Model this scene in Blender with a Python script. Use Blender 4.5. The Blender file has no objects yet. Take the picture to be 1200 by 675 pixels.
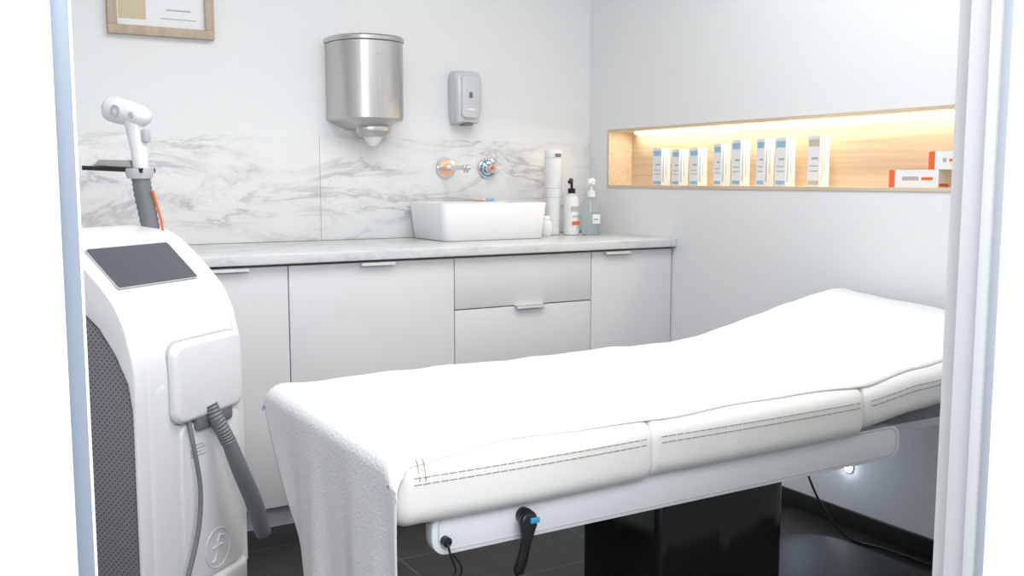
import bpy, bmesh, math, random
from mathutils import Vector, Matrix
random.seed(3)
S = bpy.context.scene
C = bpy.context.collection
PI = math.pi

# ---------------------------------------------------------------- materials
def new_mat(name):
    m = bpy.data.materials.new(name); m.use_nodes = True
    nt = m.node_tree
    return m, nt, nt.nodes, nt.links, nt.nodes['Principled BSDF']

def mat(name, col, rough=0.5, metal=0.0, coat=0.0, bump=None, trans=0.0, emis=None, estr=0.0, var=0.03, ior=1.45):
    m, nt, N, L, b = new_mat(name)
    b.inputs['Roughness'].default_value = rough
    b.inputs['Metallic'].default_value = metal
    b.inputs['Coat Weight'].default_value = coat
    b.inputs['Transmission Weight'].default_value = trans
    b.inputs['IOR'].default_value = ior
    tc = N.new('ShaderNodeTexCoord')
    nz = N.new('ShaderNodeTexNoise'); nz.inputs['Scale'].default_value = 6
    L.new(tc.outputs['Object'], nz.inputs['Vector'])
    mx = N.new('ShaderNodeMix'); mx.data_type = 'RGBA'
    c2 = [max(0, c*(1-var)) for c in col]
    mx.inputs['A'].default_value = (*col, 1); mx.inputs['B'].default_value = (*c2, 1)
    L.new(nz.outputs['Fac'], mx.inputs['Factor'])
    L.new(mx.outputs['Result'], b.inputs['Base Color'])
    if emis:
        b.inputs['Emission Color'].default_value = (*emis, 1)
        b.inputs['Emission Strength'].default_value = estr
    if bump:
        prev = None
        for sc, st in (bump if isinstance(bump, list) else [bump]):
            n2 = N.new('ShaderNodeTexNoise'); n2.inputs['Scale'].default_value = sc; n2.inputs['Detail'].default_value = 4
            L.new(tc.outputs['Object'], n2.inputs['Vector'])
            bp = N.new('ShaderNodeBump'); bp.inputs['Strength'].default_value = st; bp.inputs['Distance'].default_value = 0.01
            L.new(n2.outputs['Fac'], bp.inputs['Height'])
            if prev: L.new(prev.outputs['Normal'], bp.inputs['Normal'])
            prev = bp
        L.new(prev.outputs['Normal'], b.inputs['Normal'])
    return m

def math_node(N, L, op, a, b=None, clamp=False):
    n = N.new('ShaderNodeMath'); n.operation = op; n.use_clamp = clamp
    for i, v in enumerate((a, b)):
        if v is None: continue
        if isinstance(v, (int, float)): n.inputs[i].default_value = v
        else: L.new(v, n.inputs[i])
    return n.outputs[0]

def marble(name, base=(0.78, 0.785, 0.79), vein=(0.38, 0.39, 0.41), strength=0.58, scale=1.0, rough=0.3, halo=.20):
    m, nt, N, L, b = new_mat(name)
    b.inputs['Roughness'].default_value = rough
    tc = N.new('ShaderNodeTexCoord')
    mp = N.new('ShaderNodeMapping')
    mp.inputs['Rotation'].default_value = (0, math.radians(26), 0)
    mp.inputs['Location'].default_value = (.37, 0, .2)
    mp.inputs['Scale'].default_value = (1.0*scale, 1.0*scale, 3.0*scale)
    L.new(tc.outputs['Object'], mp.inputs['Vector'])
    def veins(sc, dist, width, det):
        n = N.new('ShaderNodeTexNoise'); n.inputs['Scale'].default_value = sc
        n.inputs['Detail'].default_value = det; n.inputs['Distortion'].default_value = dist
        n.inputs['Roughness'].default_value = 0.6
        L.new(mp.outputs[0], n.inputs['Vector'])
        d = math_node(N, L, 'ABSOLUTE', math_node(N, L, 'SUBTRACT', n.outputs['Fac'], 0.5))
        v = math_node(N, L, 'SUBTRACT', 1.0, math_node(N, L, 'DIVIDE', d, width), True)
        return math_node(N, L, 'POWER', v, 1.5)
    v1 = veins(1.9, 0.7, 0.034, 7)
    v2 = veins(4.0, 1.2, 0.026, 8)
    ms = N.new('ShaderNodeTexNoise'); ms.inputs['Scale'].default_value = 2.4; ms.inputs['Detail'].default_value = 2
    L.new(mp.outputs[0], ms.inputs['Vector'])
    mask = math_node(N, L, 'MULTIPLY', math_node(N, L, 'SUBTRACT', ms.outputs['Fac'], 0.38, True), 4.5, True)
    t = math_node(N, L, 'MULTIPLY', math_node(N, L, 'MAXIMUM', v1, math_node(N, L, 'MULTIPLY', v2, 0.55)), mask)
    v3 = veins(1.9, 0.7, 0.12, 7)
    t = math_node(N, L, 'ADD', math_node(N, L, 'MULTIPLY', t, strength), math_node(N, L, 'MULTIPLY', math_node(N, L, 'MULTIPLY', v3, mask), halo), True)
    mx = N.new('ShaderNodeMix'); mx.data_type = 'RGBA'
    mx.inputs['A'].default_value = (*base, 1); mx.inputs['B'].default_value = (*vein, 1)
    L.new(t, mx.inputs['Factor']); L.new(mx.outputs['Result'], b.inputs['Base Color'])
    return m

def wood(name, c1=(0.70, 0.575, 0.43), c2=(0.57, 0.445, 0.315), sc=(40, 1.2, 40)):
    m, nt, N, L, b = new_mat(name)
    b.inputs['Roughness'].default_value = 0.5
    tc = N.new('ShaderNodeTexCoord'); mp = N.new('ShaderNodeMapping'); mp.inputs['Scale'].default_value = sc
    L.new(tc.outputs['Object'], mp.inputs['Vector'])
    n = N.new('ShaderNodeTexNoise'); n.inputs['Scale'].default_value = 2; n.inputs['Detail'].default_value = 6; n.inputs['Distortion'].default_value = .4
    L.new(mp.outputs[0], n.inputs['Vector'])
    r = N.new('ShaderNodeValToRGB'); r.color_ramp.elements[0].position = .3; r.color_ramp.elements[1].position = .7
    r.color_ramp.elements[0].color = (*c2, 1); r.color_ramp.elements[1].color = (*c1, 1)
    L.new(n.outputs['Fac'], r.inputs['Fac']); L.new(r.outputs[0], b.inputs['Base Color'])
    return m

def brushed(name, col=(0.55, 0.55, 0.54), rough=0.32):
    m, nt, N, L, b = new_mat(name)
    b.inputs['Metallic'].default_value = 1
    tc = N.new('ShaderNodeTexCoord'); mp = N.new('ShaderNodeMapping'); mp.inputs['Scale'].default_value = (60, 60, 1.5)
    L.new(tc.outputs['Object'], mp.inputs['Vector'])
    n = N.new('ShaderNodeTexNoise'); n.inputs['Scale'].default_value = 3; n.inputs['Detail'].default_value = 4
    L.new(mp.outputs[0], n.inputs['Vector'])
    mr = N.new('ShaderNodeMapRange'); mr.inputs['To Min'].default_value = rough-.08; mr.inputs['To Max'].default_value = rough+.12
    L.new(n.outputs['Fac'], mr.inputs['Value']); L.new(mr.outputs[0], b.inputs['Roughness'])
    r = N.new('ShaderNodeMix'); r.data_type = 'RGBA'
    r.inputs['A'].default_value = (*[c*.85 for c in col], 1); r.inputs['B'].default_value = (*[min(1, c*1.15) for c in col], 1)
    L.new(n.outputs['Fac'], r.inputs['Factor']); L.new(r.outputs['Result'], b.inputs['Base Color'])
    return m

def tile_mat(name):
    m, nt, N, L, b = new_mat(name)
    tc = N.new('ShaderNodeTexCoord')
    br = N.new('ShaderNodeTexBrick'); br.offset = 0.0
    br.inputs['Scale'].default_value = 1.0
    br.inputs['Brick Width'].default_value = 0.6; br.inputs['Row Height'].default_value = 0.3
    br.inputs['Mortar Size'].default_value = 0.003
    br.inputs['Color1'].default_value = (0.024, 0.020, 0.020, 1); br.inputs['Color2'].default_value = (0.034, 0.029, 0.028, 1)
    br.inputs['Mortar'].default_value = (0.11, 0.10, 0.095, 1)
    L.new(tc.outputs['Object'], br.inputs['Vector'])
    nz = N.new('ShaderNodeTexNoise'); nz.inputs['Scale'].default_value = 9; nz.inputs['Detail'].default_value = 6
    L.new(tc.outputs['Object'], nz.inputs['Vector'])
    mx = N.new('ShaderNodeMix'); mx.data_type = 'RGBA'; mx.blend_type = 'MULTIPLY'; mx.inputs['Factor'].default_value = .5
    L.new(br.outputs['Color'], mx.inputs['A']); L.new(nz.outputs['Fac'], mx.inputs['B'])
    L.new(mx.outputs['Result'], b.inputs['Base Color'])
    b.inputs['Roughness'].default_value = 0.32
    b.inputs['Specular IOR Level'].default_value = 0.3
    return m

def perf_mat(name):
    m, nt, N, L, b = new_mat(name)
    tc = N.new('ShaderNodeTexCoord'); sp = N.new('ShaderNodeSeparateXYZ'); cb = N.new('ShaderNodeCombineXYZ')
    L.new(tc.outputs['Object'], sp.inputs[0]); L.new(sp.outputs['Y'], cb.inputs['X']); L.new(sp.outputs['Z'], cb.inputs['Y'])
    mp = N.new('ShaderNodeMapping'); mp.inputs['Rotation'].default_value = (0, 0, PI/4)
    L.new(cb.outputs[0], mp.inputs['Vector'])
    v = N.new('ShaderNodeTexVoronoi'); v.voronoi_dimensions = '2D'; v.inputs['Scale'].default_value = 95; v.inputs['Randomness'].default_value = 0
    L.new(mp.outputs[0], v.inputs['Vector'])
    lt = math_node(N, L, 'LESS_THAN', v.outputs['Distance'], 0.25)
    mx = N.new('ShaderNodeMix'); mx.data_type = 'RGBA'
    mx.inputs['A'].default_value = (0.23, 0.23, 0.245, 1); mx.inputs['B'].default_value = (0.08, 0.08, 0.085, 1)
    L.new(lt, mx.inputs['Factor']); L.new(mx.outputs['Result'], b.inputs['Base Color'])
    b.inputs['Roughness'].default_value = .5
    return m

M = {}
M['wall'] = mat('wall_paint', (0.80, 0.81, 0.82), 0.7, bump=(220, 0.03), var=.015)
M['ceil'] = mat('ceiling_paint', (0.85, 0.85, 0.85), 0.8)
M['marb'] = marble('marble_splash')
M['marbtop'] = marble('marble_counter', base=(0.70, 0.71, 0.72), vein=(0.48, 0.49, 0.51), strength=.5, scale=2.5, rough=.25)
M['cab'] = mat('cabinet_lacquer', (0.71, 0.70, 0.72), 0.4, var=.01)
M['cabdark'] = mat('cabinet_gap', (0.25, 0.24, 0.25), 0.6)
M['plinth'] = mat('cabinet_plinth', (0.6, 0.6, 0.62), 0.5)
M['tile'] = tile_mat('floor_tile')
M['basebd'] = mat('baseboard_black', (0.028, 0.023, 0.022), 0.3)
M['frame'] = mat('door_frame_white', (0.84, 0.855, 0.88), 0.35, var=.01)
M['alu'] = mat('door_frame_aluminium', (0.25, 0.29, 0.35), 0.4, metal=.2)
M['edgeshade'] = mat('door_frame_edge_shade', (0.50, 0.54, 0.60), 0.4, metal=.1)  # grey stands in for shade on the side of the right casing
M['seal'] = mat('rubber_seal', (0.26, 0.30, 0.36), 0.6)
M['wood'] = wood('oak_veneer')
M['woodf'] = wood('oak_frame', (0.52, 0.42, 0.32), (0.43, 0.335, 0.245), (30, 30, 3))
M['steel'] = brushed('brushed_steel', (.56, .55, .54))
M['chrome'] = mat('chrome', (0.70, 0.70, 0.72), 0.08, metal=1)
M['ceramic'] = mat('ceramic_white', (0.82, 0.83, 0.84), 0.12, coat=.4, var=.005)
M['plast'] = mat('plastic_white', (0.78, 0.785, 0.80), 0.28, coat=.2, var=.005)
M['rail'] = mat('rail_white', (0.72, 0.74, 0.77), 0.35, var=.005)
M['plastm'] = mat('plastic_offwhite', (0.66, 0.665, 0.68), 0.35, var=.005)
M['pgrey'] = mat('plastic_grey', (0.17, 0.18, 0.195), 0.45)
M['lgrey'] = mat('plastic_lightgrey', (0.50, 0.51, 0.53), 0.4)
M['silver'] = mat('plastic_silver', (0.62, 0.63, 0.65), 0.35, metal=.1)
M['handle'] = mat('handle_aluminium', (0.78, 0.78, 0.80), 0.35, metal=.1)
M['black'] = mat('plastic_black', (0.012, 0.012, 0.014), 0.3)
M['gloss'] = mat('gloss_black', (0.010, 0.009, 0.010), 0.14)
M['satin'] = mat('satin_black', (0.010, 0.009, 0.010), 0.5)
M['vinyl'] = mat('vinyl_offwhite', (0.80, 0.795, 0.78), 0.42, bump=[(14, 0.12), (60, .04)], var=.02)
M['terry'] = mat('terry_white', (0.76, 0.765, 0.775), 0.95, bump=[(9, .22), (170, 0.28)], var=.04)
M['stitch'] = mat('stitch_brown', (0.40, 0.33, 0.26), 0.8)
M['screen'] = mat('screen_glass', (0.09, 0.095, 0.11), 0.12, coat=.3)
M['perf'] = perf_mat('perforated_grey')
M['blue'] = mat('paint_blue', (0.05, 0.30, 0.55), 0.4)
M['bluel'] = mat('print_blue', (0.32, 0.53, 0.72), 0.5)
M['ink'] = mat('print_grey', (0.42, 0.44, 0.48), 0.6)
M['orange'] = mat('print_orange', (0.80, 0.14, 0.04), 0.5)
M['peach'] = mat('print_peach', (0.80, 0.62, 0.50), 0.15, metal=.6)
M['paper'] = mat('paper_white', (0.82, 0.83, 0.84), 0.7, var=.01)
M['gold'] = mat('print_gold', (0.62, 0.53, 0.36), 0.6)
M['glass'] = mat('clear_plastic', (0.93, 0.97, 0.98), 0.05, trans=.95, ior=1.15)
M['gel'] = mat('gel_clear', (0.85, 0.92, 0.94), 0.1, trans=.8, ior=1.2)
M['led'] = mat('led_strip', (1, .9, .7), 0.5, emis=(1.0, 0.86, 0.62), estr=12)
M['ledw'] = mat('led_white', (1, 1, 1), 0.5, emis=(0.88, 0.95, 1.0), estr=40)

# ---------------------------------------------------------------- helpers
def group(name, loc=(0, 0, 0), rotz=0):
    e = bpy.data.objects.new(name, None); e.empty_display_size = .05
    e.location = loc; e.rotation_euler = (0, 0, rotz); C.objects.link(e); return e

def finish(name, bm, m, parent=None, ang=35, smooth=True):
    me = bpy.data.meshes.new(name)
    bmesh.ops.recalc_face_normals(bm, faces=bm.faces)
    bm.to_mesh(me); bm.free()
    for mm in (m if isinstance(m, (list, tuple)) else [m]): me.materials.append(mm)
    if smooth:
        for p in me.polygons: p.use_smooth = True
        me.set_sharp_from_angle(angle=math.radians(ang))
    o = bpy.data.objects.new(name, me); C.objects.link(o)
    if parent: o.parent = parent
    return o

def addbox(bm, lo, hi, r=0, seg=3, mi=0):
    lo = Vector(lo); hi = Vector(hi)
    res = bmesh.ops.create_cube(bm, size=1, matrix=Matrix.Translation((lo+hi)/2) @ Matrix.Diagonal((*(hi-lo), 1)))
    vs = res['verts']; fs = {f for v in vs for f in v.link_faces}
    for f in fs: f.material_index = mi
    if r > 0:
        es = list({e for v in vs for e in v.link_edges})
        bmesh.ops.bevel(bm, geom=es, offset=r, segments=seg, profile=.5, affect='EDGES', clamp_overlap=True)

def rbox(name, lo, hi, m, r=0, seg=3, parent=None):
    bm = bmesh.new(); addbox(bm, lo, hi, r, seg); return finish(name, bm, m, parent)

def boxes(name, lst, m, parent=None, r=0):
    bm = bmesh.new()
    for it in lst: addbox(bm, it[0], it[1], r, 2, it[2] if len(it) > 2 else 0)
    return finish(name, bm, m, parent)

def prism(name, pts, axis, a0, a1, m, bev=0, seg=3, parent=None, ang=35):
    bm = bmesh.new()
    def mk(p, a):
        if axis == 'X': return (a, p[0], p[1])
        if axis == 'Y': return (p[0], a, p[1])
        return (p[0], p[1], a)
    v0 = [bm.verts.new(mk(p, a0)) for p in pts]; v1 = [bm.verts.new(mk(p, a1)) for p in pts]
    f0 = bm.faces.new(v0); f1 = bm.faces.new(v1)
    n = len(pts)
    for i in range(n): bm.faces.new((v0[i], v0[(i+1) % n], v1[(i+1) % n], v1[i]))
    if bev > 0:
        es = list(set(f0.edges) | set(f1.edges))
        bmesh.ops.recalc_face_normals(bm, faces=bm.faces)
        bmesh.ops.bevel(bm, geom=es, offset=bev, segments=seg, profile=.5, affect='EDGES', clamp_overlap=True)
    return finish(name, bm, m, parent, ang)

def lathe(name, prof, loc, m, parent=None, segs=40, axis='Z', scale=(1, 1, 1), ang=40):
    bm = bmesh.new(); rings = []
    for r, z in prof:
        if r < 1e-5: rings.append([bm.verts.new((0, 0, z))])
        else: rings.append([bm.verts.new((r*math.cos(2*PI*i/segs), r*math.sin(2*PI*i/segs), z)) for i in range(segs)])
    for a, b in zip(rings[:-1], rings[1:]):
        for i in range(segs):
            j = (i+1) % segs
            if len(a) == 1 and len(b) == 1: continue
            if len(a) == 1: bm.faces.new((a[0], b[j], b[i]))
            elif len(b) == 1: bm.faces.new((a[i], a[j], b[0]))
            else: bm.faces.new((a[i], a[j], b[j], b[i]))
    R = Matrix.Identity(4)
    if axis == 'Y-': R = Matrix.Rotation(PI/2, 4, 'X')      # local z -> -y
    if axis == 'X-': R = Matrix.Rotation(-PI/2, 4, 'Y')
    if isinstance(axis, Vector): R = axis.to_track_quat('Z', 'Y').to_matrix().to_4x4()
    bm.transform(Matrix.Translation(loc) @ R @ Matrix.Diagonal((*scale, 1)))
    return finish(name, bm, m, parent, ang)

def spline(pts, n=8):
    P = [Vector(p) for p in pts]
    if len(P) < 3: return P
    P = [P[0]*2-P[1]] + P + [P[-1]*2-P[-2]]
    out = []
    for i in range(1, len(P)-2):
        for k in range(n):
            t = k/n; a, b, c, d = P[i-1], P[i], P[i+1], P[i+2]
            out.append(.5*((2*b)+(c-a)*t+(2*a-5*b+4*c-d)*t*t+(3*b-a-3*c+d)*t**3))
    out.append(P[-2]); return out

def addtube(bm, pts, r, segs=12, n=8, smooth=True, rib=0):
    P = spline(pts, n) if smooth else [Vector(p) for p in pts]
    T = [(P[min(i+1, len(P)-1)]-P[max(i-1, 0)]).normalized() for i in range(len(P))]
    up = Vector((0, 0, 1)) if abs(T[0].z) < .9 else Vector((1, 0, 0))
    nrm = T[0].cross(up).normalized(); rings = []
    for i, p in enumerate(P):
        nrm = (nrm - T[i]*nrm.dot(T[i])).normalized(); bn = T[i].cross(nrm)
        rr = r(i/(len(P)-1)) if callable(r) else r
        if rib and i % 2: rr *= (1-rib)
        rings.append([bm.verts.new(p+(nrm*math.cos(2*PI*k/segs)+bn*math.sin(2*PI*k/segs))*rr) for k in range(segs)])
    for a, b in zip(rings[:-1], rings[1:]):
        for k in range(segs): bm.faces.new((a[k], a[(k+1) % segs], b[(k+1) % segs], b[k]))
    bm.faces.new(rings[0][::-1]); bm.faces.new(rings[-1])

def tube(name, pts, r, m, parent=None, **k):
    bm = bmesh.new(); addtube(bm, pts, r, **k); return finish(name, bm, m, parent, 50)

def rrect(x0, x1, y0, y1, r, n=6):
    o = []
    for cx, cy, a in ((x1-r, y1-r, 0), (x0+r, y1-r, 90), (x0+r, y0+r, 180), (x1-r, y0+r, 270)):
        for i in range(n+1):
            t = math.radians(a+90*i/n); o.append((cx+r*math.cos(t), cy+r*math.sin(t)))
    return o

# ---------------------------------------------------------------- room
XR, YB, ZC = 2.63, 3.737, 2.7
XL, YF = -0.38, 0.70
rbox('floor', (-2.2, -1.2, -0.1), (3.2, 3.95, 0), M['tile'])
rbox('ceiling', (-2.2, YF-.1, ZC), (3.2, 3.95, ZC+.1), M['ceil'])
rbox('wall_back', (XL-.1, YB, 0), (XR+.3, YB+.12, ZC), M['wall'])
rbox('wall_left', (XL-.1, YF, 0), (XL, YB, ZC), M['wall'])
NY0, NY1, NZ0, NZ1, ND = 1.80, 3.59, 1.133, 1.39, 0.125
boxes('wall_right', [((XR, YF, 0), (XR+.16, YB, NZ0)), ((XR, YF, NZ1), (XR+.16, YB, ZC)),
                     ((XR, YF, NZ0), (XR+.16, NY0, NZ1)), ((XR, NY1, NZ0), (XR+.16, YB, NZ1)),
                     ((XR+ND+.012, NY0, NZ0), (XR+.16, NY1, NZ1))], M['wall'])
# front wall with the doorway
boxes('wall_front', [((-2.2, YF-.07, 0), (.053, YF, ZC)), ((.987, YF-.07, 0), (3.2, YF, ZC)),
                     ((.053, YF-.07, 2.12), (.987, YF, ZC))], M['wall'])
boxes('trim_1', [
    ((-.30, .60, 0), (.0640, .6295, 2.16)), ((.938, .60, 0), (1.30, .6295, 2.16)), ((.0640, .60, 2.10), (.938, .6295, 2.16)),
    ((.0535, .6295, 0), (.070, .715, 2.10)), ((.955, .6295, 0), (.9865, .664, 2.10)), ((.0535, .6295, 2.09), (.9865, .664, 2.119)),
    ((.0640, .622, 0), (.0765, .70, 2.10), 1), ((.9360, .603, 0), (.938, .615, 2.10), 2),  # thin strip on the right casing edge carries painted shade
    ((.0765, .640, 0), (.0795, .70, 2.10), 3)], [M['frame'], M['alu'], M['edgeshade'], M['seal']], None, r=.001)
rbox('baseboard_right', (XR-.012, YF, 0), (XR, 3.12, .06), M['basebd'], .002)
rbox('baseboard_left', (XL, YF, 0), (XL+.012, YB, .06), M['basebd'], .002)

# marble splash panels
boxes('backsplash', [((XL+.001, YB-.012, .931), (1.335, YB-.0005, 1.335)), ((1.337, YB-.010, .931), (XR-.001, YB-.0005, 1.335))], M['marb'], None, .0008)

# niche
g = group('wall_niche')
t = .012
boxes('lining', [((XR-.004, NY0, NZ0), (XR+ND, NY1, NZ0+t)), ((XR-.004, NY0, NZ1-t), (XR+ND, NY1, NZ1)),
                 ((XR-.004, NY1-t, NZ0+t), (XR+ND, NY1, NZ1-t)), ((XR-.004, NY0, NZ0+t), (XR+ND, NY0+t, NZ1-t)),
                 ((XR+ND, NY0, NZ0), (XR+ND+.01, NY1, NZ1))], M['wood'], g)
rbox('led_strip', (XR+ND-.022, NY0+.03, NZ1-t-.008), (XR+ND-.008, NY1-.06, NZ1-t), M['led'], 0, parent=g)

# products in niche
zb = NZ0+t
def carton(y0, y1, h, accent, x0=XR+.035, x1=XR+.082):
    o = boxes('skincare_box', [((x0, y0, zb), (x1, y1, zb+h)),
        ((x0-.0006, y0+.004, zb+h*.80), (x0, y1-.004, zb+h*.93), 1),
        ((x0-.0006, y0+.008, zb+h*.30), (x0, y1-.008, zb+h*.32), 2),
        ((x0-.0006, y0+.008, zb+h*.40), (x0, y1-.008, zb+h*.42), 2),
        ((x0-.0006, y0+.008, zb+h*.54), (x0, y1-.018, zb+h*.58), 2),
        ((x0-.0006, y0+.004, zb+h*.04), (x0, y1-.004, zb+h*.12), 1),
        ((x0+.006, y0-.0006, zb+h*.10), (x0+.012, y0, zb+h*.85), 1),
        ((x0+.024, y0-.0006, zb+h*.25), (x0+.027, y0, zb+h*.80), 2)], [M['paper'], M[accent], M['ink']])
for i, (y0, y1, h) in enumerate([(3.258, 3.316, .155), (3.144, 3.19, .148), (3.029, 3.081, .15), (2.896, 2.939, .163),
                     (2.789, 2.838, .175), (2.665, 2.707, .175), (2.56, 2.613, .175), (2.403, 2.458, .175)]):
    carton(y0, y1, h, 'gold' if i == 7 else 'bluel')
def obox(y0, y1, z0, h):
    x0 = XR+.035; x1 = XR+.09
    boxes('cream_box', [((x0, y0, z0), (x1, y1-.022, z0+h)), ((x0, y1-.022, z0), (x1, y1, z0+h), 1),
        ((x0-.0006, y0+.07, z0+h*.4), (x0, y1-.05, z0+h*.62), 2), ((x0-.0006, y0+.02, z0+h*.42), (x0, y0+.06, z0+h*.58), 1),
        ((x0+.005, y0-.0006, z0+.004), (x1-.005, y0, z0+.012), 1)], [M['paper'], M['orange'], M['ink']])
obox(1.935, 2.115, zb, .055)
obox(1.84, 1.972, zb+.0555, .055)

# ---------------------------------------------------------------- cabinets
g = group('base_cabinet')
YD = 3.135
boxes('carcass', [((XL+.005, YD+.02, .08), (XR-.003, YB-.005, .895))], M['cabdark'], g)
boxes('plinth', [((XL+.005, YD+.05, 0), (XR-.003, YD+.068, .08))], M['plinth'], g)
fr = []
gx = .002
for a, b in ((XL+.01, .41), (.41, 1.008), (1.008, 1.62), (2.222, XR-.004)):
    fr.append(((a+gx, YD, .083), (b-gx, YD+.019, .888)))
for a, b in ((.083, .39), (.39, .70), (.70, .888)):
    fr.append(((1.62+gx, YD, a+gx), (2.222-gx, YD+.019, b-gx if b < .88 else b)))
boxes('fronts', fr, M['cab'], g, r=.0015)
bm = bmesh.new()
for cx, z, w in ((.80, .890, .15), (1.32, .890, .125), (2.34, .890, .12), (1.935, .702, .125), (1.935, .392, .125), (.1, .890, .12)):
    addbox(bm, (cx-w/2, YD-.020, z-.003), (cx+w/2, YD+.002, z), .001, 1)
    addbox(bm, (cx-w/2, YD-.020, z-.013), (cx+w/2, YD-.017, z), .001, 1)
finish('handles', bm, M['handle'], g)
rbox('countertop', (XL+.002, 3.108, .897), (XR-.002, YB-.013, .93), M['marbtop'], .003)
lathe('cable_grommet', [(0, .0), (.055, .0), (.058, .004), (.052, .008), (.045, .006), (0, .006)], (.66, 3.42, .9302), M['steel'])

# ---------------------------------------------------------------- vessel sink
def sink():
    bm = bmesh.new()
    x0, x1, y0, y1 = 1.70, 2.178, 3.375, 3.70
    z0, z1 = .9305, 1.078
    specs = [(.028, z0, .02), (.018, z0, .03), (.012, z0+.006, .03), (0, z1-.004, .028), (0.003, z1, .026), (.010, z1, .022), (.014, z1-.004, .02), (.028, z0+.05, .03), (.05, z0+.03, .03)]
    rings = [[bm.verts.new((x, y, z)) for x, y in rrect(x0+i, x1-i, y0+i, y1-i, r, 5)] for i, z, r in specs]
    n = len(rings[0])
    for a, b in zip(rings[:-1], rings[1:]):
        for i in range(n): bm.faces.new((a[i], a[(i+1) % n], b[(i+1) % n], b[i]))
    bm.faces.new(rings[0][::-1]); bm.faces.new(rings[-1])
    return finish('vessel_sink', bm, M['ceramic'], None, 50)
sink()

# wall mounted faucet: plate+spout, plate+lever
g = group('wall_faucet')
yw = YB-.0125
pl = [(0, 0), (.042, 0), (.044, .004), (.042, .009), (.012, .011), (0, .011)]
lathe('spout_plate', pl, (1.885, yw, 1.218), M['chrome'], g, axis='Y-')
lathe('spout_plate_inlay', [(0, 0), (.034, 0), (.033, .002), (0, .002)], (1.885, yw-.0095, 1.218), M['peach'], g, axis='Y-')
lathe('valve_plate', pl, (2.085, yw, 1.218), M['chrome'], g, axis='Y-')
lathe('valve_plate_inlay', [(.030, 0), (.036, 0), (.036, .002), (.030, .002)], (2.085, yw-.0095, 1.218), M['blue'], g, axis='Y-')
lathe('valve_knob', [(0, 0), (.022, 0), (.022, .035), (.018, .04), (0, .04)], (2.085, yw-.01, 1.218), M['chrome'], g, axis='Y-')
lathe('valve_knob_cap', [(0, 0), (.009, 0), (.008, .003), (0, .003)], (2.085, yw-.05, 1.218), M['orange'], g, axis='Y-')
tube('valve_lever', [(2.085, yw-.04, 1.230), (2.092, yw-.05, 1.242), (2.10, yw-.055, 1.255)], .006, M['chrome'], g)
rbox('spout', (1.868, yw-.20, 1.208), (1.902, yw-.010, 1.228), M['chrome'], .005, 3, g)
lathe('aerator', [(0, 0), (.011, 0), (.011, .012), (0, .012)], (1.885, yw-.185, 1.197), M['chrome'], g)

# items on counter
zc = .9305
g = group('paper_roll')
lathe('roll', [(0, 0), (.026, 0), (.030, .004), (.0355, .19), (.0375, .195), (.0385, .34), (.0385, .362), (.036, .367), (0, .367)], (2.345, 3.60, zc), M['paper'], g)
for i, (r, z) in enumerate(((.0310, .04), (.0350, .16), (.0375, .20), (.0384, .33))):
    lathe('crease_%d' % (i+1), [(r, z), (r+.0012, z+.002), (r, z+.004)], (2.345, 3.60, zc), M['plastm'], g)
boxes('print', [((2.33, 3.5605, zc+.335), (2.36, 3.5612, zc+.350))], M['pgrey'], g)
g = group('lotion_bottle')
lathe('body', [(0, 0), (.030, 0), (.034, .004), (.034, .15), (.030, .165), (.014, .175), (.014, .185), (0, .185)], (2.405, 3.545, zc), M['plast'], g)
lathe('collar', [(0, .18), (.016, .18), (.016, .20), (.006, .204), (.006, .23), (0, .23)], (2.405, 3.545, zc), M['black'], g)
tube('spout', [(2.405, 3.545, zc+.235), (2.39, 3.53, zc+.238), (2.37, 3.51, zc+.228)], .008, M['black'], g)
boxes('label', [((2.385, 3.509, zc+.045), (2.425, 3.5102, zc+.06)), ((2.38, 3.509, zc+.105), (2.43, 3.5102, zc+.125), 1), ((2.385, 3.509, zc+.08), (2.42, 3.5102, zc+.084), 1)], [M['orange'], M['ink']], g)
g = group('sanitizer_bottle')
p = (2.475, 3.50)
lathe('body', [(0, 0), (.036, 0), (.040, .005), (.040, .13), (.034, .15), (.014, .16), (.014, .172), (0, .172)], (*p, zc), M['glass'], g)
lathe('gel', [(0, .004), (.036, .004), (.037, .10), (0, .10)], (*p, zc), M['gel'], g)
lathe('collar', [(0, .165), (.018, .165), (.018, .19), (.007, .194), (.007, .215), (.018, .218), (.02, .235), (.012, .245), (0, .245)], (*p, zc), M['plast'], g)
tube('nozzle', [(p[0], p[1], zc+.228), (p[0]-.02, p[1]-.02, zc+.228), (p[0]-.035, p[1]-.03, zc+.222)], .007, M['plast'], g)
tube('dip_tube', [(p[0], p[1], zc+.16), (p[0], p[1], zc+.08), (p[0]+.005, p[1], zc+.012)], .0025, M['plast'], g)
boxes('label', [((p[0]-.02, p[1]-.0425, zc+.05), (p[0]+.02, p[1]-.0415, zc+.09)), ((p[0]-.015, p[1]-.043, zc+.065), (p[0]+.012, p[1]-.0424, zc+.072), 1)], [M['paper'], M['ink']], g)
lathe('cotton_jar', [(0, 0), (.022, 0), (.03, .012), (.032, .04), (.027, .06), (.02, .068), (.022, .072), (.018, .085), (0, .09)], (2.262, 3.53, zc), M['ceramic'])
g = group('nail_brush')
rbox('back', (2.00, 3.683, 1.0785), (2.06, 3.699, 1.088), M['peach'], .004, 2, g)
rbox('bristles', (2.062, 3.683, 1.0785), (2.10, 3.699, 1.09), M['bluel'], .004, 2, g)

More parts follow.
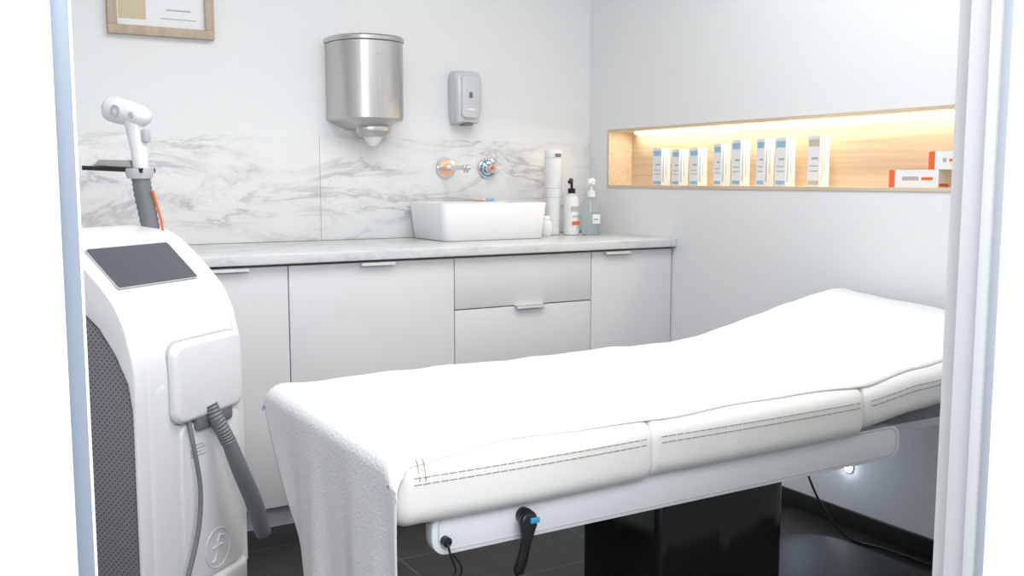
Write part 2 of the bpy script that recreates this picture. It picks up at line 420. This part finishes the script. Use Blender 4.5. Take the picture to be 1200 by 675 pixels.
# ---------------------------------------------------------------- paper towel dispenser
g = group('paper_towel_dispenser')
def dshape(cx, w, d, n=24, y=YB):
    o = [(cx-w/2, y-.001)]
    for i in range(n+1):
        a = PI - PI*i/n
        o.append((cx+w/2*math.copysign(abs(math.cos(a))**.8, math.cos(a)), y-.05-(d-.05)*abs(math.sin(a))**.85))
    o.append((cx+w/2, y-.001)); return o
DX = 1.512
def loftz(name, secs, m, parent):
    bm = bmesh.new(); rings = [[bm.verts.new((x, y, z)) for x, y in pts] for pts, z in secs]
    n = len(rings[0])
    for a, b in zip(rings[:-1], rings[1:]):
        for i in range(n): bm.faces.new((a[i], a[(i+1) % n], b[(i+1) % n], b[i]))
    bm.faces.new(rings[0]); bm.faces.new(rings[-1])
    return finish(name, bm, m, parent, 28)
loftz('body', [(dshape(DX, .275, .20), 1.398), (dshape(DX, .285, .21), 1.406), (dshape(DX, .285, .21), 1.695)], M['steel'], g)
loftz('lid', [(dshape(DX, .289, .213), 1.697), (dshape(DX, .295, .217), 1.700), (dshape(DX, .295, .217), 1.712), (dshape(DX, .285, .212), 1.718)], M['steel'], g)
loftz('skirt', [(dshape(DX, .12, .13), 1.365), (dshape(DX, .16, .155), 1.374), (dshape(DX, .235, .185), 1.393), (dshape(DX, .262, .19), 1.398)], M['steel'], g)
lathe('nozzle', [(0, 0), (.052, 0), (.070, .016), (.072, .035), (.064, .058), (0, .058)], (DX+.01, YB-.105, 1.335), M['steel'], g, scale=(1, .75, 1))
lathe('paper_tip', [(0, 0), (.014, .002), (.030, .02), (.042, .04), (0, .045)], (DX+.01, YB-.105, 1.300), M['paper'], g)
boxes('label', [((DX+.03, YB-.2075, 1.465), (DX+.075, YB-.2035, 1.468)), ((DX+.03, YB-.2075, 1.475), (DX+.07, YB-.2035, 1.478))], M['ink'], g)
prism('lock', rrect(DX-.012, DX+.012, 1.642, 1.652, .004), 'Y', YB-.2135, YB-.205, M['steel'], 0, 2, g)

# soap dispenser
g = group('soap_dispenser')
cx = 1.965
bm = bmesh.new()
rings = []
for z, w, y in [(1.402, .10, .06), (1.408, .112, .075), (1.47, .120, .088), (1.56, .124, .088), (1.594, .122, .08), (1.612, .113, .068), (1.618, .10, .06)]:
    rings.append([bm.verts.new((px, py, z)) for px, py in rrect(cx-w/2, cx+w/2, YB-y, YB-.001, .02, 5)])
n = len(rings[0])
for a, b in zip(rings[:-1], rings[1:]):
    for i in range(n): bm.faces.new((a[i], a[(i+1) % n], b[(i+1) % n], b[i]))
bm.faces.new(rings[0]); bm.faces.new(rings[-1])
finish('body', bm, M['silver'], g, 50)
prism('front_panel', rrect(cx-.040, cx+.040, 1.425, 1.595, .018), 'Y', YB-.094, YB-.08, M['silver'], .003, 2, g)
prism('window', rrect(cx-.008, cx+.008, 1.505, 1.53, .006), 'Y', YB-.0955, YB-.093, M['pgrey'], 0, 2, g)
boxes('label', [((cx-.02, YB-.0947, 1.455), (cx+.02, YB-.094, 1.463))], M['paper'], g)
rbox('outlet', (cx-.02, YB-.075, 1.394), (cx+.02, YB-.03, 1.404), M['pgrey'], .003, 2, g)

# framed certificate
g = group('framed_certificate')
fx0, fx1, fz0, fz1 = .575, .94, 1.677, 1.947
w = .032
boxes('frame', [((fx0, YB-.028, fz0), (fx1, YB-.001, fz0+w)), ((fx0, YB-.028, fz1-w), (fx1, YB-.001, fz1)),
                ((fx0, YB-.028, fz0+w), (fx0+w, YB-.001, fz1-w)), ((fx1-w, YB-.028, fz0+w), (fx1, YB-.001, fz1-w))], M['woodf'], g, .002)
boxes('certificate', [((fx0+w, YB-.012, fz0+w), (fx1-w, YB-.006, fz1-w)), ((fx0+w+.006, YB-.0125, fz0+.055), (fx0+.13, YB-.012, fz0+.2), 1),
                      ((fx0+.18, YB-.0125, fz0+.062), (fx1-.06, YB-.012, fz0+.065), 2), ((fx0+.20, YB-.0125, fz0+.092), (fx1-.08, YB-.012, fz0+.097), 2)],
      [M['paper'], M['gold'], M['ink']], g)

# ---------------------------------------------------------------- treatment bed
BY0, BY1 = 1.49, 2.225
HP = [(0, .70), (1.80, .70), (1.86, .701), (2.07, .730), (2.27, .768), (2.42, .797), (2.50, .808), (2.60, .806)]
def ztop(x, y=None):
    z = HP[-1][1]
    for (a, za), (b, zb_) in zip(HP[:-1], HP[1:]):
        if x <= b: z = za+(zb_-za)*(x-a)/(b-a); break
    if y is not None and x > 2.0:
        u = (y-BY0)/(BY1-BY0)
        k = min(1, (x-2.0)/.5)
        z += k*(-.045*(1-u)+.012*u)*min(1, 1)
    return z
g = group('treatment_bed')
def pillow(name, x0, x1, th, rc, re0, re1, m):
    bm = bmesh.new(); rings = []
    def ends(r, n=6): return [r*(1-math.cos(PI/2*i/n)) for i in range(n+1)]
    e0 = [x0+d for d in ends(re0)]; e1 = [x1-d for d in ends(re1)][::-1]
    k = max(3, int((e1[0]-e0[-1])/.02))
    mid = [e0[-1]+(e1[0]-e0[-1])*i/k for i in range(1, k)]
    for x in e0+mid+e1:
        d0 = x-x0; d1 = x1-x
        ins = 0
        if d0 < re0: ins = re0-math.sqrt(max(0, re0**2-(re0-d0)**2))
        if d1 < re1: ins = re1-math.sqrt(max(0, re1**2-(re1-d1)**2))
        # gentle puckers close to the seams
        e = min(d0, d1)
        bul = .005*math.sin(PI*min(1, max(0, (x-x0)/(x1-x0))))+.0015*math.exp(-e/.08)*math.sin(x*140)
        ring = []
        for y, z in rrect(BY0+ins-bul, BY1-ins, -.004-th+ins*.7, -.004-ins, rc, 6):
            ring.append(bm.verts.new((x, y, z+ztop(x, y))))
        rings.append(ring)
    n = len(rings[0])
    for a, b in zip(rings[:-1], rings[1:]):
        for i in range(n): bm.faces.new((a[i], a[(i+1) % n], b[(i+1) % n], b[i]))
    bm.faces.new(rings[0]); bm.faces.new(rings[-1])
    return finish(name, bm, m, g, 60)
pillow('mattress_foot', .655, 1.212, .128, .040, .035, .012, M['vinyl'])
pillow('mattress_middle', 1.210, 1.832, .122, .040, .012, .012, M['vinyl'])
pillow('mattress_head', 1.830, 2.575, .108, .040, .012, .04, M['vinyl'])
# stitching
bm = bmesh.new()
for zz in (-.038, -.050):
    for a, b in ((.69, 1.195), (1.23, 1.815), (1.85, 2.52)):
        k = 30
        for i in range(k):
            x1 = a+(b-a)*i/k; x2 = a+(b-a)*(i+.80)/k
            f = lambda x: BY0-.0008-.005*math.sin(PI*(x-a+.02)/(b-a+.04)) + (.0006 if zz > -.04 else 0)
            addtube(bm, [(x1, f(x1), ztop(x1, BY0)+zz), (x2, f(x2), ztop(x2, BY0)+zz)], .0012, 5, smooth=False)
for x in (.70, .712):
    addtube(bm, [(x, BY0-.0016, .655), (x, BY0+.009, .687), (x, BY0+.04, .6975)], .0011, 6, 4)
finish('stitching', bm, M['stitch'], g)

# cover towel
def cover():
    bm = bmesh.new(); rows = []
    hang = .42; R = .035; xe = .648
    n1, n2, n3 = 28, 8, 90
    prof = []
    for i in range(n1): prof.append(('h', i/n1))
    for i in range(n2): prof.append(('c', i/n2))
    for i in range(n3+1): prof.append(('t', i/n3))
    ny = 64
    for kind, t in prof:
        if kind == 'h':
            z = .70-R-hang*(1-t); x = xe; low = 1-t
            ya = 1.468+.010*math.sin(low*3); yb = 2.235-.36*low**0.9
        elif kind == 'c':
            a = PI/2*t; x = xe+R*(1-math.cos(a)); z = .700-R+R*math.sin(a); low = 0
            ya = 1.468+.028*t; yb = 2.235
        else:
            x = xe+R+(2.56-xe-R)*t; z = None; low = 0
            ya = 1.496+.016*min(1, t*8)+.004*math.sin(x*9)+.002*math.sin(x*23); yb = 2.235
        row = []
        for j in range(ny+1):
            u = j/ny
            y = ya+(yb-ya)*u; xx = x; zz = z if z is not None else ztop(x, y)-.0008
            if kind == 'h':
                w = low
                xx -= .008*w+.012*w*math.sin(y*24+1.2*w)+.003*w*math.sin(y*61+3*w)
            else:
                rc = .040
                for e, s in ((BY0, 1), (BY1, -1)):
                    d = (y-e)*s
                    if d < rc:
                        d = max(d, -.004); q = rc-d
                        zz -= min(rc, rc-math.sqrt(max(0, rc*rc-min(q, rc*.98)**2)))
                if kind == 't':
                    fade = min(1, (y-ya)/.08)
                    zz += fade*(.0018*math.sin(x*11+y*7)+.0012*math.sin(x*27-y*19)+.0010*math.sin(x*47+y*31+2*math.sin(y*12))+.0018)
            row.append(bm.verts.new((xx, y, zz)))
        rows.append(row)
    for a, b in zip(rows[:-1], rows[1:]):
        for j in range(ny): bm.faces.new((a[j], a[j+1], b[j+1], b[j]))
    o = finish('cover_towel', bm, M['terry'], g, 80)
    md = o.modifiers.new('thick', 'SOLIDIFY'); md.thickness = .0025; md.offset = 0
    return o
cover()

# rails with rounded ends
for nm, y in (('rail_front', 1.525), ('rail_back', 2.16)):
    prism(nm, rrect(.74, 2.00, .499, .580, .03, 8), 'Y', y, y+.028, M['rail'], .003, 2, g)
pp = rrect(.753, 1.987, .508, .575, .024, 8)
bm = bmesh.new()
addtube(bm, [(x, 1.5245, z) for x, z in pp+[pp[0]]], .0010, 6, smooth=False)
finish('rail_outline', bm, M['lgrey'], g)
rbox('under_plate', (.76, 1.553, .550), (2.40, 2.16, .570), M['lgrey'], 0, parent=g)
# hook + lever
tube('hook', [(.765, 1.519, .525), (.765, 1.512, .522), (.768, 1.508, .505), (.778, 1.508, .475), (.772, 1.508, .462), (.785, 1.508, .458), (.79, 1.508, .478), (.775, 1.512, .505)], .0022, M['black'], g)
lathe('hook_boss', [(0, 0), (.009, 0), (.009, .012), (0, .014)], (.765, 1.525, .527), M['black'], g, axis='Y-')
lathe('lever_pivot', [(0, 0), (.015, 0), (.016, .012), (.014, .03), (.010, .034), (0, .034)], (.928, 1.525, .546), M['black'], g, axis='Y-')
pts = [(.934, .556), (.912, .558), (.904, .546), (.909, .515), (.903, .485), (.892, .455), (.896, .444), (.908, .445), (.918, .465), (.926, .50), (.940, .536)]
prism('lever_handle', pts, 'Y', 1.488, 1.502, M['black'], .004, 2, g, 60)
rbox('lever_tip', (.922, 1.484, .540), (.942, 1.489, .551), M['blue'], .002, 2, g)
# base
prism('base_column', rrect(1.345, 1.72, 1.63, 1.93, .02, 5), 'Z', .10, .55, M['gloss'], .004, 2, g)
prism('column_cover', rrect(1.50, 1.735, 1.62, 1.94, .05, 6), 'Z', .10, .535, M['gloss'], .006, 2, g)
def baseplate():
    bm = bmesh.new(); rings = []
    for ins, z in [(0, .004), (0, .05), (.008, .066), (.03, .076), (.09, .085), (.16, .088)]:
        rings.append([bm.verts.new((x, y, z)) for x, y in rrect(1.20+ins, 2.38-ins, 1.55+ins*.7, 2.12-ins*.7, .16-ins*.6, 8)])
    n = len(rings[0])
    for a, b in zip(rings[:-1], rings[1:]):
        for i in range(n): bm.faces.new((a[i], a[(i+1) % n], b[(i+1) % n], b[i]))
    bm.faces.new(rings[0]); bm.faces.new(rings[-1])
    finish('base_plate', bm, M['satin'], g, 40)
baseplate()
boxes('column_foot', [((1.38, 1.66, .08), (1.70, 1.91, .12))], M['black'], g)
boxes('base_feet', [((1.3, 1.6, 0), (1.36, 1.66, .006)), ((2.2, 1.6, 0), (2.26, 1.66, .006)), ((1.3, 2.0, 0), (1.36, 2.06, .006)), ((2.2, 2.0, 0), (2.26, 2.06, .006))], M['black'], g)
tube('power_cable', [(2.20, 2.16, .545), (2.28, 2.22, .48), (2.40, 2.27, .36), (2.47, 2.25, .22), (2.50, 2.20, .10), (2.52, 2.10, .012), (2.55, 1.95, .008), (2.57, 1.5, .008)], .004, M['black'], g)

# recessed wall night light
g = group('night_light')
lathe('bezel', [(0, 0), (.020, 0), (.020, .003), (.015, .004), (0, .004)], (XR-.0005, 2.20, .205), M['plast'], g, axis='X-')
lathe('lamp', [(0, 0), (.012, 0), (.012, .004), (.008, .010), (0, .012)], (XR-.004, 2.20, .205), M['ledw'], g, axis='X-')

# ---------------------------------------------------------------- laser machine
g = group('laser_hair_removal_machine', (.559, 2.515, 0), math.radians(40))
prof = spline([(0, p[0], p[1]) for p in [(0, .12), (0, .55), (0, .70), (.012, .78), (.045, .865), (.085, .918), (.13, .962), (.17, .998), (.22, 1.030), (.28, 1.045), (.34, 1.04), (.40, .99), (.44, .90), (.46, .7), (.46, .12)]], 5)
P2 = [(p.y, p.z) for p in prof]
prism('shell', P2, 'X', -.19, .205, M['plast'], .034, 6, g, 60)
sidep = [(.020, .13), (.020, .63), (.030, .69), (.062, .755), (.106, .815), (.165, .865), (.23, .89), (.30, .895), (.37, .87), (.42, .80), (.435, .70), (.435, .13)]
prism('side_panel_left', sidep, 'X', -.204, -.18, M['perf'], 0, 2, g)
prism('side_panel_right', sidep, 'X', .195, .2065, M['perf'], 0, 2, g)
inner = [(.017, .12), (.017, .63), (.027, .693), (.059, .759), (.103, .820), (.163, .870), (.23, .895), (.30, .90), (.372, .875), (.425, .80)]
k = [p for p in P2 if not (p[0] > .42 and p[1] < .80)]
k = [(y+ (0.004 if y < .02 else 0), z-.003) for y, z in k]
prism('side_fairing_left', k+inner[::-1], 'X', -.212, -.150, M['plast'], .006, 4, g, 60)
prism('side_fairing_right', k+inner[::-1], 'X', .165, .214, M['plast'], .006, 4, g, 60)
d = Vector((0, .17-.085, .998-.918)).normalized(); nrm = Vector((0, -d.z, d.y))
def slab(name, u0, u1, v0, v1, h0, h1, m, r=.01):
    bm = bmesh.new(); o0 = Vector((0, .085, .918))
    pts = rrect(u0, u1, v0, v1, r, 4)
    a = [bm.verts.new(Vector((u, 0, 0))+o0+d*v+nrm*h0) for u, v in pts]
    b = [bm.verts.new(Vector((u, 0, 0))+o0+d*v+nrm*h1) for u, v in pts]
    bm.faces.new(a); bm.faces.new(b); n = len(a)
    for i in range(n): bm.faces.new((a[i], a[(i+1) % n], b[(i+1) % n], b[i]))
    return finish(name, bm, m, g)
slab('screen_bezel', -.172, .128, -.012, .122, -.02, .004, M['lgrey'])
slab('screen', -.169, .125, -.009, .119, -.01, .0055, M['screen'], .006)
prism('front_block', rrect(-.100, .180, .568, .772, .035, 7), 'Y', -.022, .03, M['plast'], .014, 5, g, 60)
prism('front_block_seam', rrect(-.103, .183, .565, .775, .037, 7), 'Y', -.0015, .02, M['lgrey'], 0, 2, g)
prism('front_lower_panel', rrect(-.07, .178, .14, .560, .03, 6), 'Y', -.008, .02, M['plast'], .006, 3, g, 60)
prism('port_shade', rrect(-.02, .13, .538, .585, .012, 4), 'Y', -.018, .0, M['pgrey'], .002, 2, g)  # grey plate at the hose port, shadow under the block put into its colour
tube('hose_collar', [(.035, -.018, .595), (.04, -.03, .56), (.052, -.042, .525), (.062, -.050, .495)], .021, M['pgrey'], g, rib=.12)
tube('hose_handle', [(.062, -.05, .50), (.085, -.065, .42), (.122, -.08, .32), (.150, -.085, .235), (.158, -.085, .215)], lambda t: .019+.004*math.sin(t*PI)+(-.008 if t > .97 else 0), M['pgrey'], g)
tube('thin_cable', [(-.045, -.01, .58), (-.050, -.030, .50), (-.045, -.04, .40), (-.065, -.045, .30), (-.11, -.045, .20), (-.15, -.045, .13), (-.16, -.03, .06)], .006, M['pgrey'], g)
boxes('label_text', [((-.035, -.0092, .50-i*.009), (.01+.01*(i % 2), -.008, .503-i*.009)) for i in range(4)], M['lgrey'], g)
bm = bmesh.new()
cz, cxx = .205, .060
addtube(bm, [(cxx+.052*math.cos(2*PI*i/40), -.0085, cz+.052*math.sin(2*PI*i/40)) for i in range(41)], .0015, 6, smooth=False)
addtube(bm, [(cxx+.024, -.0085, cz+.028), (cxx+.008, -.0085, cz+.030), (cxx-.002, -.0085, cz+.012), (cxx-.006, -.0085, cz-.012), (cxx-.014, -.0085, cz-.030), (cxx-.026, -.0085, cz-.032)], .0030, 6)
addtube(bm, [(cxx-.022, -.0085, cz+.004), (cxx+.02, -.0085, cz+.006)], .0026, 6, smooth=False)
finish('emblem', bm, M['plastm'], g)
prism('base_skirt', rrect(-.20, .205, -.02, .47, .05, 6), 'Z', .075, .135, M['plastm'], .012, 3, g)
for i, (x, y) in enumerate(((-.15, .04), (.17, .02), (-.15, .42), (.16, .42))):
    lathe('caster_%d' % (i+1), [(0, 0), (.022, 0), (.034, .006), (.036, .012), (.034, .018), (.022, .024), (0, .024)], (x+.012, y, .037), M['lgrey'], g, axis='X-')
    rbox('caster_fork_%d' % (i+1), (x-.018, y-.012, .04), (x+.018, y+.012, .078), M['lgrey'], .003, 2, g)
# applicator on holder at the rear
hx, hy = .170, .276
tube('holder_hose', [(hx+.01, hy-.016, .99), (hx+.006, hy-.010, 1.06), (hx, hy+.0, 1.13), (hx, hy+.008, 1.185)], .026, M['pgrey'], g, n=8, rib=.10)
lathe('holder_cup', [(0, 0), (.032, 0), (.038, .02), (.036, .028), (0, .028)], (hx, hy+.010, 1.172), M['lgrey'], g)
prism('holder_arm', [(hy-.02, 1.188), (hy+.18, 1.196), (hy+.18, 1.208), (hy-.02, 1.200)], 'X', hx-.03, hx+.03, M['black'], .003, 2, g)
prism('holder_arm_cap', [(hy+.02, 1.201), (hy+.15, 1.208), (hy+.13, 1.224), (hy+.03, 1.222)], 'X', hx-.02, hx+.02, M['steel'], .002, 2, g)
tube('applicator_grip', [(hx, hy+.004, 1.19), (hx, hy+.008, 1.25), (hx, hy+.016, 1.30), (hx, hy+.022, 1.335)], lambda t: .020+.008*t, M['plast'], g, segs=20)
def head():
    bm = bmesh.new()
    a = Vector((hx, hy-.028, 1.334)); b = Vector((hx, hy+.108, 1.366)); ax = (b-a).normalized()
    s = Vector((1, 0, 0)); up = ax.cross(s).normalized(); rings = []
    L_ = (b-a).length
    for q, rx, rz in [(0, .004, .004), (.004, .018, .016), (.014, .027, .024), (.03, .032, .029), (.06, .034, .033), (.10, .034, .036), (.125, .033, .036), (.134, .030, .033), (L_, .022, .024)]:
        rings.append([bm.verts.new(a+ax*q+s*rx*math.cos(2*PI*i/28)+up*rz*math.sin(2*PI*i/28)) for i in range(28)])
    for r0, r1 in zip(rings[:-1], rings[1:]):
        for i in range(28): bm.faces.new((r0[i], r0[(i+1) % 28], r1[(i+1) % 28], r1[i]))
    bm.faces.new(rings[0]); bm.faces.new(rings[-1])
    finish('applicator_head', bm, M['plast'], g, 60)
    lathe('applicator_window', [(0, 0), (.020, 0), (.019, .005), (0, .005)], tuple(b), M['lgrey'], g, axis=ax)
    lathe('applicator_ring', [(0.008, 0), (.016, 0), (.016, .002), (.008, .002)], (hx-.033, hy+.055, 1.354), M['lgrey'], g, axis='X-')
    lathe('applicator_button', [(0.0, 0), (.009, 0), (.008, .003), (0, .003)], (hx-.031, hy+.005, 1.342), M['lgrey'], g, axis='X-')
head()
rbox('applicator_trigger', (hx-.012, hy-.024, 1.270), (hx+.012, hy-.006, 1.305), M['lgrey'], .005, 2, g)
tube('orange_hose', [(hx+.0, hy-.03, 1.14), (hx+.01, hy-.035, 1.10), (hx+.015, hy-.045, 1.05), (hx+.012, hy-.05, 1.0)], .0035, M['orange'], g)

# ---------------------------------------------------------------- lights
def area(name, loc, size, power, col=(1, 1, 1), rot=(0, 0, 0)):
    l = bpy.data.lights.new(name, 'AREA'); l.shape = 'RECTANGLE'; l.size, l.size_y = size
    l.energy = power; l.color = col
    o = bpy.data.objects.new(name, l); o.location = loc; o.rotation_euler = rot; C.objects.link(o); return o
area('ceiling_light_a', (.7, 1.8, 2.66), (.6, 1.2), 20.5, (1, .995, .98))
area('ceiling_light_b', (1.8, 1.8, 2.66), (.6, 1.2), 20.5, (.98, .99, 1))
area('corridor_fill', (.3, -.7, 2.35), (1.6, 1.2), 64, (.98, .985, 1), (math.radians(60), 0, math.radians(-20)))  # unseen lamp added behind the camera to fill the room through the doorway
area('niche_led_light', (XR+ND-.03, (NY0+NY1)/2, NZ1-t-.010), (.012, 1.65), 2.2, (1, .87, .68), (0, math.radians(25), 0))
pl_ = bpy.data.lights.new('underbed_fill', 'POINT'); pl_.energy = .7; pl_.color = (.62, .80, 1); pl_.shadow_soft_size = .03  # point lamp added clear of the fixture as bluish fill below the bed
po = bpy.data.objects.new('underbed_fill', pl_); po.location = (XR-.20, 2.24, .30); C.objects.link(po)
w = bpy.data.worlds.new('world'); S.world = w; w.use_nodes = True
w.node_tree.nodes['Background'].inputs[0].default_value = (.88, .94, 1, 1)
w.node_tree.nodes['Background'].inputs[1].default_value = 1.3

# ---------------------------------------------------------------- camera
cd = bpy.data.cameras.new('camera'); cam = bpy.data.objects.new('camera', cd); C.objects.link(cam)
cam.location = (0, 0, 1.17); cam.rotation_euler = (math.radians(90-6.3), 0, math.radians(-30.7))
cd.sensor_width = 36; cd.lens = 36*1152/1200; cd.clip_start = .02
S.camera = cam
S.view_settings.view_transform = 'Standard'
S.view_settings.look = 'None'
